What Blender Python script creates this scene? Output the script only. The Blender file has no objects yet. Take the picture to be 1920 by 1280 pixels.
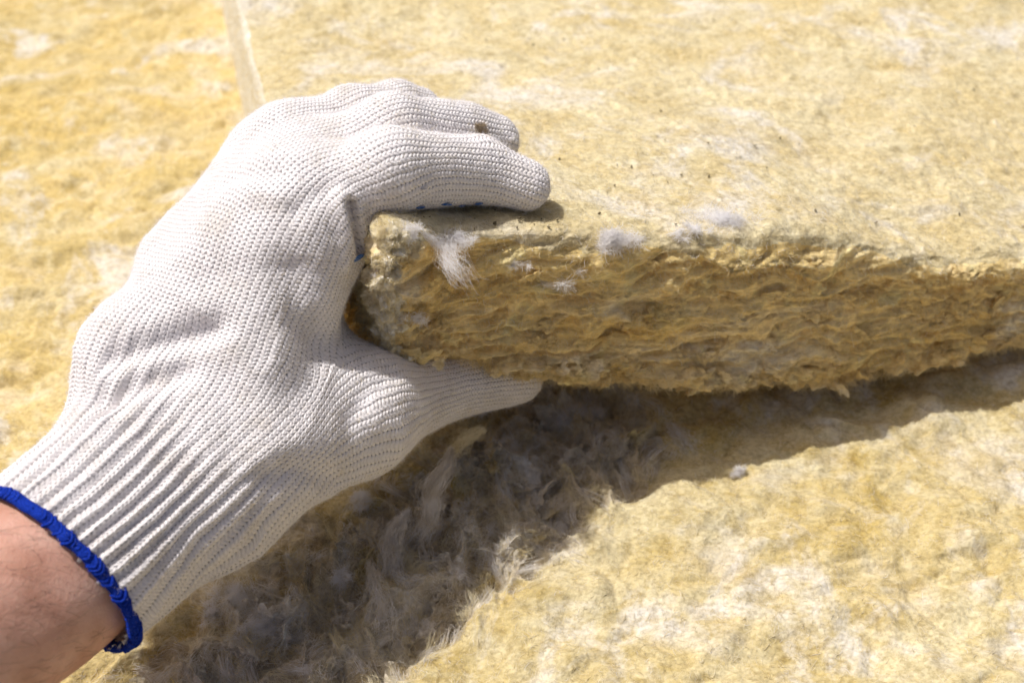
import bpy, math, random
import numpy as np
from mathutils import Vector

R = math.radians
SC = bpy.context.scene
COL = SC.collection
rng = np.random.default_rng(7)

# ------------------------------------------------------------------ camera
CAM_H = 0.346                      # camera 35 cm above the lower slab, looking 45 degrees down
FPX = 2059.0                       # focal length in pixels of the 1920 px wide photograph
cam = bpy.data.cameras.new('camera')
cam.sensor_width = 36.0
cam.lens = 36.0 * FPX / 1920.0
cam.clip_start = 0.01
cam.clip_end = 50.0
cam.dof.use_dof = True
cam.dof.focus_distance = 0.392
cam.dof.aperture_fstop = 9.5
camo = bpy.data.objects.new('camera', cam)
COL.objects.link(camo)
camo.location = (0, 0, CAM_H)
camo.rotation_euler = (R(45), 0, 0)
SC.camera = camo

# ------------------------------------------------------------------ sky and sun
TO_SUN = Vector((-0.42, 0.22, 1.0)).normalized()      # towards the sun
w = bpy.data.worlds.new('World')
SC.world = w
w.use_nodes = True
nt = w.node_tree
bg = nt.nodes['Background']
sky = nt.nodes.new('ShaderNodeTexSky')
sky.sky_type = 'NISHITA'
sky.sun_disc = False
sky.sun_elevation = math.asin(TO_SUN.z)
sky.sun_rotation = math.atan2(TO_SUN.x, TO_SUN.y)
sky.air_density = 0.6
sky.dust_density = 6.0
sky.ozone_density = 0.3
nt.links.new(sky.outputs[0], bg.inputs[0])
bg.inputs[1].default_value = 0.085
sun = bpy.data.lights.new('sun', 'SUN')
sun.energy = 3.9
sun.angle = R(0.55)
sun.color = (1.0, 0.975, 0.94)
suno = bpy.data.objects.new('sun', sun)
COL.objects.link(suno)
suno.rotation_euler = (-TO_SUN).to_track_quat('-Z', 'Y').to_euler()
SC.view_settings.view_transform = 'Standard'
SC.view_settings.look = 'None'
SC.view_settings.gamma = 1.0
SC.view_settings.exposure = 0.0
SC.cycles.max_bounces = 8
SC.cycles.diffuse_bounces = 5
try:
    SC.cycles_curves.shape = 'RIBBONS'
except Exception:
    pass

# ------------------------------------------------------------------ helpers
CP = np.array([0, 0, CAM_H])
F_ = np.array([0, math.sqrt(.5), -math.sqrt(.5)])
U_ = np.array([0, math.sqrt(.5), math.sqrt(.5)])


def ray(px, py):
    return F_ + np.array([1., 0, 0]) * (px - 960) / FPX + U_ * (640 - py) / FPX


def at(px, py, d):                 # a measured point of the photograph at its depth in metres
    return CP + ray(px, py) * d


def at_y(px, py, y):
    r = ray(px, py)
    return CP + r * (y / r[1])


def at_z(px, py, z):
    r = ray(px, py)
    return CP + r * ((z - CAM_H) / r[2])


_perm = np.random.default_rng(3).permutation(256).astype(np.int32)
_perm = np.concatenate([_perm, _perm, _perm])
_grad = np.random.default_rng(4).normal(size=(256, 3)).astype(np.float32)
_grad /= np.linalg.norm(_grad, axis=1)[:, None]


def noise(p, scale=1.0, seed=0):
    """gradient noise, about -1..1; p (n,3), scale in cells per unit (scalar or 3-vector)"""
    q = (p * np.asarray(scale) + seed * 17.31).astype(np.float32)
    i = np.floor(q).astype(np.int32)
    f = q - i
    i &= 255
    s = f * f * f * (f * (f * 6 - 15) + 10)
    out = np.zeros(len(q), np.float32)
    for dx in (0, 1):
        for dy in (0, 1):
            for dz in (0, 1):
                h = _perm[_perm[_perm[(i[:, 0] + dx) & 255] + ((i[:, 1] + dy) & 255)] + ((i[:, 2] + dz) & 255)]
                g = _grad[h]
                d = g[:, 0] * (f[:, 0] - dx) + g[:, 1] * (f[:, 1] - dy) + g[:, 2] * (f[:, 2] - dz)
                wx = s[:, 0] if dx else 1 - s[:, 0]
                wy = s[:, 1] if dy else 1 - s[:, 1]
                wz = s[:, 2] if dz else 1 - s[:, 2]
                out += d * wx * wy * wz
    return out * 1.6


def sstep(a, b, x):
    t = np.clip((x - a) / (b - a), 0, 1)
    return t * t * (3 - 2 * t)


def mesh_np(name, verts, faces, uv=None, smooth=True):
    me = bpy.data.meshes.new(name)
    n, m = len(verts), len(faces)
    k = faces.shape[1]
    me.vertices.add(n)
    me.vertices.foreach_set('co', verts.astype(np.float32).ravel())
    me.loops.add(m * k)
    me.loops.foreach_set('vertex_index', faces.astype(np.int32).ravel())
    me.polygons.add(m)
    me.polygons.foreach_set('loop_start', np.arange(0, m * k, k, dtype=np.int32))
    if uv is not None:
        l = me.uv_layers.new(name='knit')
        l.data.foreach_set('uv', uv.astype(np.float32).ravel())
    me.update(calc_edges=True)
    if smooth:
        me.polygons.foreach_set('use_smooth', np.ones(m, bool))
    return me


def link(name, me, mat=None, parent=None):
    o = bpy.data.objects.new(name, me)
    COL.objects.link(o)
    if mat is not None:
        me.materials.append(mat)
    if parent is not None:
        o.parent = parent
    return o


def tag(o, label=None, cat=None, group=None, kind=None):
    for k, v in (('label', label), ('category', cat), ('group', group), ('kind', kind)):
        if v:
            o[k] = v
    return o


def fibres(name, pts, rad, mat, parent=None, kind='stuff'):
    """pts (n,k,3): n fibres of k points each; rad (n,) or (n,k)"""
    n, k, _ = pts.shape
    cu = bpy.data.hair_curves.new(name)
    cu.add_curves([k] * n)
    cu.points.foreach_set('position', pts.astype(np.float32).ravel())
    rad = np.broadcast_to(np.asarray(rad, np.float32).reshape(n, -1) if np.ndim(rad) else np.float32(rad), (n, k)).copy()
    rad[:, -1] *= 0.35
    a = cu.attributes.get('radius') or cu.attributes.new('radius', 'FLOAT', 'POINT')
    a.data.foreach_set('value', rad.ravel())
    cu.materials.append(mat)
    o = bpy.data.objects.new(name, cu)
    COL.objects.link(o)
    if parent is not None:
        o.parent = parent
    if kind:
        o['kind'] = kind
    return o


def unit(a):
    return a / (np.linalg.norm(a, axis=-1, keepdims=True) + 1e-12)


def curly(root, nrm, length, lay, seg=5, curl=0.9, flow=None, flow_w=0.0):
    """fibres that lie on a surface: lay 0 = flat, 1 = upright"""
    n = len(root)
    d = unit(rng.normal(size=(n, 3)))
    if flow is not None:
        sg = rng.choice([-1., 1.], n)[:, None]
        d = unit(d * (1 - flow_w) + flow * sg * flow_w)
    d = unit(d - nrm * (d * nrm).sum(1, keepdims=True))
    d = unit(d + nrm * lay[:, None])
    ax = unit(rng.normal(size=(n, 3)))
    pts = np.zeros((n, seg, 3))
    p = root.copy()
    pts[:, 0] = p
    bend = rng.normal(size=n) * curl
    st = (length / (seg - 1))[:, None]
    for k in range(1, seg):
        p = p + d * st
        pts[:, k] = p
        d = unit(d + np.cross(ax, d) * bend[:, None] / (seg - 1) * 2 + rng.normal(size=(n, 3)) * 0.12
                 + nrm * (0.06 * lay[:, None] - 0.05))
    return pts


def scatter(me, count, weight=None):
    """random points and normals on a mesh, with a per-face weight callback(center)"""
    m = len(me.polygons)
    ar = np.empty(m, np.float32); me.polygons.foreach_get('area', ar)
    ce = np.empty(m * 3, np.float32); me.polygons.foreach_get('center', ce); ce = ce.reshape(-1, 3)
    no = np.empty(m * 3, np.float32); me.polygons.foreach_get('normal', no); no = no.reshape(-1, 3)
    wt = ar.astype(np.float64)
    if weight is not None:
        wt = wt * weight(ce, no)
    wt = np.cumsum(wt)
    idx = np.searchsorted(wt, rng.random(count) * wt[-1])
    idx = np.clip(idx, 0, m - 1)
    j = rng.normal(size=(count, 3)) * np.sqrt(ar[idx])[:, None] * 0.4
    nn = no[idx].astype(np.float64)
    j -= nn * (j * nn).sum(1, keepdims=True)
    return ce[idx] + j, nn


def in_view(p, margin=120):
    q = p - CP
    d = q @ F_
    x = q[:, 0] / d * FPX + 960
    y = 640 - (q @ U_) / d * FPX
    return (d > 0.05) & (x > -margin) & (x < 1920 + margin) & (y > -margin) & (y < 1280 + margin)


# ------------------------------------------------------------------ materials
def new_mat(name):
    m = bpy.data.materials.new(name)
    m.use_nodes = True
    t = m.node_tree
    return m, t, t.nodes['Principled BSDF']


def n_noise(t, vec, scale, detail=3, rough=.55, dist=0.0):
    n = t.nodes.new('ShaderNodeTexNoise')
    n.inputs['Scale'].default_value = scale
    n.inputs['Detail'].default_value = detail
    n.inputs['Roughness'].default_value = rough
    n.inputs['Distortion'].default_value = dist
    t.links.new(vec, n.inputs['Vector'])
    return n.outputs['Fac']


def n_ramp(t, fac, stops):
    r = t.nodes.new('ShaderNodeValToRGB')
    e = r.color_ramp.elements
    while len(e) < len(stops):
        e.new(0.5)
    for k, (p, c) in enumerate(stops):
        e[k].position = p
        e[k].color = (c[0], c[1], c[2], 1)
    t.links.new(fac, r.inputs[0])
    return r.outputs['Color']


def n_mix(t, fac, a, b, mode='MIX'):
    m = t.nodes.new('ShaderNodeMix')
    m.data_type = 'RGBA'
    m.blend_type = mode
    for sock, v in ((m.inputs[0], fac), (m.inputs[6], a), (m.inputs[7], b)):
        if isinstance(v, (int, float)):
            sock.default_value = v
        elif isinstance(v, tuple):
            sock.default_value = (v[0], v[1], v[2], 1)
        else:
            t.links.new(v, sock)
    return m.outputs[2]


def n_pos(t, scale=(1, 1, 1), rot=(0, 0, 0)):
    g = t.nodes.new('ShaderNodeNewGeometry')
    mp = t.nodes.new('ShaderNodeMapping')
    mp.inputs['Scale'].default_value = scale
    mp.inputs['Rotation'].default_value = rot
    t.links.new(g.outputs['Position'], mp.inputs['Vector'])
    return mp.outputs[0]


def n_math(t, op, a, b=None, clamp=False, c=None):
    m = t.nodes.new('ShaderNodeMath')
    m.operation = op
    m.use_clamp = clamp
    for k, v in enumerate((a, b, c)):
        if v is None:
            continue
        if isinstance(v, (int, float)):
            m.inputs[k].default_value = v
        else:
            t.links.new(v, m.inputs[k])
    return m.outputs[0]


def wool_mat(name, cream, ochre, white, streak, bumpd=0.0006, yellow_left=False, stretch=(1, 1, 1)):
    m, t, b = new_mat(name)
    pos = n_pos(t, streak)
    raw = n_pos(t)
    big = n_noise(t, pos, 26, 5, .6, .6)
    col = n_ramp(t, big, [(.34, ochre), (.46, tuple(.5 * (a + c) for a, c in zip(ochre, cream))), (.58, cream), (.75, tuple(min(1, c * 1.06) for c in cream))])
    wn = n_noise(t, pos, 17, 4, .55, .8)
    wf = n_ramp(t, wn, [(.52, (0, 0, 0)), (.66, (1, 1, 1))])
    wf2 = n_math(t, 'MULTIPLY', wf, .85)
    col = n_mix(t, wf2, col, white)
    if yellow_left:
        # the wool is yellower on the left of the hand
        sp = t.nodes.new('ShaderNodeSeparateXYZ')
        t.links.new(raw, sp.inputs[0])
        e = n_math(t, 'MULTIPLY_ADD', sp.outputs[0], -9.0, True, -0.55)
        e = n_math(t, 'MULTIPLY', e, n_ramp(t, n_noise(t, pos, 20, 3, .5, .4), [(.35, (1, 1, 1)), (.62, (.35, .35, .35))]))
        col = n_mix(t, n_math(t, 'MULTIPLY', e, .75), col, (.67, .49, .17))
    bl = n_noise(t, pos, 11, 5, .62, .7)
    col = n_mix(t, n_math(t, 'MULTIPLY', n_ramp(t, bl, [(.48, (0, 0, 0)), (.60, (1, 1, 1))]), .75), col, tuple(.3 * a + .7 * c for a, c in zip(cream, ochre)))
    bl2 = n_noise(t, n_pos(t, (1.3, 1, 1), (.9, .2, .4)), 15, 6, .66, .5)
    col = n_mix(t, n_math(t, 'MULTIPLY', n_ramp(t, bl2, [(.55, (0, 0, 0)), (.64, (1, 1, 1))]), .8), col, white)
    pn = n_noise(t, pos, 75, 4, .6, 1.0)
    col = n_mix(t, n_math(t, 'MULTIPLY', n_ramp(t, pn, [(.54, (0, 0, 0)), (.66, (1, 1, 1))]), .55), col, ochre)
    pn2 = n_noise(t, n_pos(t, (1, 1, 1), (.3, .5, .9)), 60, 4, .6, .8)
    col = n_mix(t, n_math(t, 'MULTIPLY', n_ramp(t, pn2, [(.55, (0, 0, 0)), (.66, (1, 1, 1))]), .6), col, tuple(min(.9, c * 1.08) for c in cream))
    pits = n_noise(t, n_pos(t, (1, 1.2, 1), (.1, .4, .2)), 48, 5, .68, .6)
    col = n_mix(t, n_math(t, 'MULTIPLY', n_ramp(t, pits, [(.32, (1, 1, 1)), (.43, (0, 0, 0))]), .55), col, tuple(c * .72 for c in ochre))
    fine = n_noise(t, pos, 420, 3, .6, .4)
    col = n_mix(t, .40, col, n_ramp(t, fine, [(.34, (.36, .30, .20)), (.56, (1, 1, 1)), (.72, (1.15, 1.15, 1.15))]), 'MULTIPLY')
    crumb = n_noise(t, raw, 165, 4, .65, .5)
    col = n_mix(t, .45, col, n_ramp(t, crumb, [(.30, (.42, .33, .17)), (.44, (.95, .92, .85)), (.66, (1.12, 1.12, 1.12))]), 'MULTIPLY')
    t.links.new(col, b.inputs['Base Color'])
    b.inputs['Roughness'].default_value = 0.85
    b.inputs['Specular IOR Level'].default_value = 0.15
    try:
        b.inputs['Sheen Weight'].default_value = 0.15
    except Exception:
        pass
    pos2 = n_pos(t, stretch)
    h1 = n_noise(t, pos2, 300, 5, .62, .3)
    h2 = n_noise(t, pos2, 900, 3, .6, .8)
    h = n_math(t, 'MULTIPLY_ADD', h2, .35, False, h1)
    bp = t.nodes.new('ShaderNodeBump')
    bp.inputs['Strength'].default_value = 0.7
    bp.inputs['Distance'].default_value = bumpd * 1.6
    t.links.new(h, bp.inputs['Height'])
    t.links.new(bp.outputs[0], b.inputs['Normal'])
    return m


def fibre_mat(name, c1, c2, trans=.4, scale=60):
    m = bpy.data.materials.new(name)
    m.use_nodes = True
    t = m.node_tree
    t.nodes.clear()
    out = t.nodes.new('ShaderNodeOutputMaterial')
    pos = n_pos(t)
    col = n_ramp(t, n_noise(t, pos, scale, 3), [(.35, c1), (.65, c2)])
    d = t.nodes.new('ShaderNodeBsdfDiffuse')
    tr = t.nodes.new('ShaderNodeBsdfTranslucent')
    gl = t.nodes.new('ShaderNodeBsdfGlossy')
    gl.inputs['Roughness'].default_value = .35
    mx = t.nodes.new('ShaderNodeMixShader'); mx.inputs[0].default_value = trans
    mx2 = t.nodes.new('ShaderNodeMixShader'); mx2.inputs[0].default_value = .10
    t.links.new(col, d.inputs[0]); t.links.new(col, tr.inputs[0])
    t.links.new(d.outputs[0], mx.inputs[1]); t.links.new(tr.outputs[0], mx.inputs[2])
    t.links.new(mx.outputs[0], mx2.inputs[1]); t.links.new(gl.outputs[0], mx2.inputs[2])
    t.links.new(mx2.outputs[0], out.inputs[0])
    return m


CREAM, OCHRE, WHITE = (.67, .59, .38), (.53, .395, .14), (.71, .68, .63)
M_TOP = wool_mat('cream_wool', CREAM, (.585, .47, .235), WHITE, (1, 1.5, 1))
M_LOW = wool_mat('yellow_wool', (.65, .57, .36), (.51, .385, .135), WHITE, (1, 1.5, 1), yellow_left=True)
M_EDGE = wool_mat('cut_edge_wool', (.93, .75, .40), (.81, .60, .23), (.92, .86, .72), (.45, 1, 1.8), bumpd=.0009, stretch=(.35, 1, 1.3))
F_CREAM = fibre_mat('cream_fibre', (.72, .60, .32), (.86, .80, .62), .35, 70)
F_EDGE = fibre_mat('ochre_fibre', (.66, .51, .22), (.86, .76, .50), .35, 110)
M_TORN_SHADE = wool_mat('torn_shade_wool', (.64, .58, .47), (.48, .39, .25), (.80, .79, .79), (1, 1, 1), bumpd=.001)  # torn wool, greyed further to carry the shade under the hand
M_PALE = wool_mat('pale_wool', (.84, .82, .74), (.74, .69, .55), (.88, .87, .86), (1, 1, 1))  # pale torn leaves; also paints sunlight onto the upper slab's left rim and face
F_BLUE = fibre_mat('blue_lint', (.02, .06, .45), (.04, .10, .6), .2)
F_GREY = fibre_mat('grey_fibre', (.62, .56, .48), (.86, .84, .84), .3, 120)
F_WHITE = fibre_mat('white_fibre', (.90, .88, .88), (.96, .95, .96), .45)
F_COTTON = fibre_mat('cotton_fibre', (.86, .84, .86), (.90, .88, .92), .3)


# ------------------------------------------------------------------ ground and lower slab
def lattice(lo, hi, dense_lo, dense_hi, step, grow=1.06, cap=.02):
    a = list(np.arange(dense_lo, dense_hi, step))
    s, x = step, dense_lo
    left = []
    while x > lo:
        s = min(s * grow, cap); x -= s; left.append(x)
    s, x = step, a[-1]
    right = []
    while x < hi:
        s = min(s * grow, cap); x += s; right.append(x)
    return np.array(left[::-1] + a + right)


def grid_faces(nx, ny, off=0):
    i = np.arange(nx - 1)[:, None]; j = np.arange(ny - 1)[None, :]
    a = i * ny + j
    return (np.stack([a, a + ny, a + ny + 1, a + 1], -1).reshape(-1, 4) + off)


GZ = -.020                         # height of the lower slab's face


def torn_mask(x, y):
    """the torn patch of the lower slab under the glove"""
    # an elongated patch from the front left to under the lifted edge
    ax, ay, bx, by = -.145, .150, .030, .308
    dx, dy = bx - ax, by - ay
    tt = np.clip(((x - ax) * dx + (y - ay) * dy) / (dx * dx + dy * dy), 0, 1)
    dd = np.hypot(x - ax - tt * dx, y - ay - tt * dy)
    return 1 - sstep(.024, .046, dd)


def ground_height(p):
    x, y = p[:, 0], p[:, 1]
    q = p.copy()
    wv = np.stack([noise(p, 30, 1), noise(p, 30, 2), np.zeros(len(p))], 1) * .012
    q = q + wv
    h = .0034 * noise(q, (14, 22, 14), 3)
    h += .0029 * noise(q, (34, 52, 34), 4)
    b = np.abs(noise(q, (60, 85, 60), 5))
    h += .0036 * b - .0010
    h += .0016 * noise(p, (75, 60, 75), 99)
    h += .0010 * noise(q, (130, 150, 130), 6)
    h += .0007 * np.abs(noise(q, (420, 520, 420), 7))
    m = torn_mask(x, y)
    n1 = 1 - np.abs(noise(q, (36, 30, 30), 8)) * 1.6
    n2 = 1 - np.abs(noise(q, (95, 80, 80), 9)) * 1.6
    h += m * (-.023 + .013 * n1 + .0095 * n2 + .004 * np.abs(noise(q, 200, 10)) + .0016 * noise(q, 420, 65))
    return h


def build_lower_slab():
    xs = lattice(-.62, .68, -.19, .235, .0007, 1.015, .0035)
    ys = lattice(-.12, 1.05, .150, .335, .0007, 1.012, .0030)
    X, Y = np.meshgrid(xs, ys, indexing='ij')
    P = np.stack([X.ravel(), Y.ravel(), np.zeros(X.size)], 1)
    Z = np.empty(len(P))
    for a in range(0, len(P), 200000):
        Z[a:a + 200000] = ground_height(P[a:a + 200000])
    top = P.copy(); top[:, 2] = Z + GZ
    nx, ny = len(xs), len(ys)
    faces = grid_faces(nx, ny)
    # skirt and underside
    ring = np.concatenate([np.arange(nx) * ny, (nx - 1) * ny + np.arange(1, ny), np.arange(nx - 2, -1, -1) * ny + ny - 1, np.arange(ny - 2, 0, -1)])
    low = top[ring].copy(); low[:, 2] = -.078
    off = len(top)
    k = len(ring)
    a = np.arange(k); b = (a + 1) % k
    skirt = np.stack([ring[a], off + a, off + b, ring[b]], 1)
    V = np.concatenate([top, low])
    me = mesh_np('mineral_wool_board', V, np.concatenate([faces, skirt]))
    o = link('mineral_wool_board', me, M_LOW)
    me.materials.append(M_TORN_SHADE)
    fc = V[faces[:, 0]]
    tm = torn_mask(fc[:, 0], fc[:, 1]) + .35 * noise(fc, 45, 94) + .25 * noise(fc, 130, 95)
    mi = np.zeros(len(me.polygons), np.int32); mi[:len(faces)] = tm > .62  # torn faces take the greyer wool with shade in its colour
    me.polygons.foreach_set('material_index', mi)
    tag(o, 'lower yellow mineral wool slab lying flat, with a torn shaded patch below the glove', 'insulation slab', group='mineral wool slabs stacked on each other')

    def wt(c, n):
        d = np.linalg.norm(c - CP, axis=1)
        return in_view(c) * (0.3 / np.maximum(d, .25)) ** 2 * (n[:, 2] > 0)
    p, n = scatter(me, 120000, wt)
    L = rng.uniform(.0015, .0055, len(p))
    lay = np.abs(rng.normal(0, .3, len(p)))
    m = torn_mask(p[:, 0], p[:, 1])
    L *= 1 + m * 1.3
    lay = lay + m * .25
    flow = np.tile(np.array([.35, 1., 0.]) / 1.06, (len(p), 1))
    pts = curly(p, n, L, lay, 5, .9, flow, .35)
    sel = rng.random(len(p)) < .05 + .18 * m
    fibres('surface_fibre', pts[~sel], rng.uniform(.000012, .000032, (~sel).sum()), F_CREAM, o)
    fibres('surface_fibre', pts[sel], rng.uniform(.000012, .000032, sel.sum()), F_WHITE, o)
    p, n = scatter(me, 26000, wt)
    pts = curly(p, n, rng.uniform(.0012, .0042, len(p)), np.abs(rng.normal(0, .16, len(p))), 5, 1.2, np.tile(np.array([.3, 1., 0.]) / 1.05, (len(p), 1)), .3)
    k = rng.random(len(p))
    fibres('wool_strand_mat', pts[k < .55], rng.uniform(.00004, .00009, (k < .55).sum()), F_CREAM, o)
    fibres('wool_strand_mat', pts[(k >= .55) & (k < .8)], rng.uniform(.00004, .00009, ((k >= .55) & (k < .8)).sum()), F_EDGE, o)
    fibres('wool_strand_mat', pts[k >= .8], rng.uniform(.00003, .00007, (k >= .8).sum()), F_WHITE, o)
    return o


# ------------------------------------------------------------------ lifted slab
# near edge measured in the photograph: px, py of the upper rim and of the lower rim and their distance y
EDGE_T = np.array([at_y(a, b, c) for a, b, c in (
    (722, 425, .2865), (790, 430, .2925), (860, 436, .2995), (1000, 438, .306), (1100, 445, .3095), (1200, 450, .314), (1350, 447, .321),
    (1500, 440, .329), (1600, 452, .3335), (1700, 478, .3375), (1800, 480, .343), (1920, 472, .3515), (2100, 470, .366), (2400, 460, .395), (2900, 440, .44))])
EDGE_B = np.array([at_y(a, b, c) for a, b, c in (
    (716, 664, .2870), (790, 668, .2920), (860, 676, .298), (1000, 708, .303), (1100, 716, .3055), (1200, 712, .309), (1350, 728, .3145),
    (1500, 722, .3215), (1600, 716, .3265), (1700, 694, .333), (1800, 668, .340), (1920, 645, .350), (2100, 632, .364), (2400, 610, .392), (2900, 580, .436))])
_l = np.concatenate([[0], np.cumsum(np.linalg.norm(np.diff(EDGE_T[:, :2], axis=0), axis=1))])


def edge_at(u):
    T = np.stack([np.interp(u, _l, EDGE_T[:, k]) for k in range(3)], -1)
    B = np.stack([np.interp(u, _l, EDGE_B[:, k]) for k in range(3)], -1)
    return T, B


def slab_point(u, v, h):
    """u along the near edge (m), v into the slab (m), h height 0..1"""
    T, B = edge_at(u)
    P = B + (T - B) * h[:, None]
    f = sstep(.0, .42, u)
    dx = -.46 * (1 - f) + -.20 * f
    v1 = np.minimum(v, .14); v2 = np.maximum(v - .14, 0)
    P[:, 0] += v1 * dx + v2 * (dx * .56)
    P[:, 1] += v * .88
    P[:, 0] -= (1 - h) * .0035 * sstep(.05, .11, v) * np.exp(-u / .02)
    s = sstep(0, .26, v)
    zt = T[:, 2] * (1 - s) + .044 * s
    s = sstep(-.012, .10, v)
    zb = B[:, 2] * (1 - s) + -.026 * s
    P[:, 2] = zb + (zt - zb) * h
    # the left end swells and leans slightly, rounding of the rims
    return P


def slab_disp(P, N, front, leftf, hh):
    q = P + np.stack([noise(P, 30, 11), noise(P, 30, 12), noise(P, 30, 13)], 1) * .008
    topw = np.clip(N[:, 2], 0, 1)
    d = topw * (.0026 * noise(q, (15, 26, 15), 14) + .0018 * noise(q, (40, 66, 40), 15) + .0014 * np.abs(noise(q, (90, 130, 90), 16))
                + .0006 * noise(q, (230, 300, 230), 17) + .0005 * np.abs(noise(q, (480, 560, 480), 18)))
    lowf = np.clip(-N[:, 2], 0, 1)
    d += lowf * (.0030 * noise(q, 45, 96) + .0026 * (1 - 2 * np.abs(noise(q, 110, 97))) + .0012 * noise(q, 300, 98))
    side = np.clip(1 - np.abs(N[:, 2]) * 1.1, 0, 1) * np.where((N[:, 0] < -.5) & (P[:, 1] > .36), .12, 1.0)
    w2 = P + np.stack([noise(P, (40, 60, 60), 19), noise(P, (40, 60, 60), 20), noise(P, (40, 60, 60), 21)], 1) * .006
    d += side * (.0040 * noise(w2, (20, 30, 45), 22) + .0036 * noise(w2, (34, 70, 135), 23) + .0026 * (1 - 2 * np.abs(noise(w2, (44, 100, 205), 24)))
                 + .0014 * (1 - 2 * np.abs(noise(w2, (130, 240, 400), 25))) + .0008 * noise(w2, (430, 500, 600), 26)
                 - .0022 * np.clip(1 - np.abs(noise(w2, (26, 60, 90), 34)) * 6, 0, 1))
    # the near left corner swells towards the front
    corner = np.exp(-(np.hypot(P[:, 0] + .038, P[:, 1] - .288) / .009) ** 2) * (N[:, 1] < -.1)
    d += .0020 * corner
    for f_ in ('index', 'middle'):
        pts_ = FING[f_][0]
        for a_, b_ in ((pts_[1], pts_[2]), (pts_[2], pts_[3])):
            dd_ = cap((P * np.array([1, 1, 0])).astype(np.float32), a_ * np.array([1, 1, 0]), b_ * np.array([1, 1, 0]), 0, 0)
            d -= topw * .0016 * np.exp(-(dd_ / .009) ** 2)
    rim = np.exp(-((hh - .0) / .06) ** 2) * side
    d += rim * (.0045 * noise(q, (70, 60, 10), 27) + .0032 * noise(q, (210, 200, 10), 28))
    return d


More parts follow.
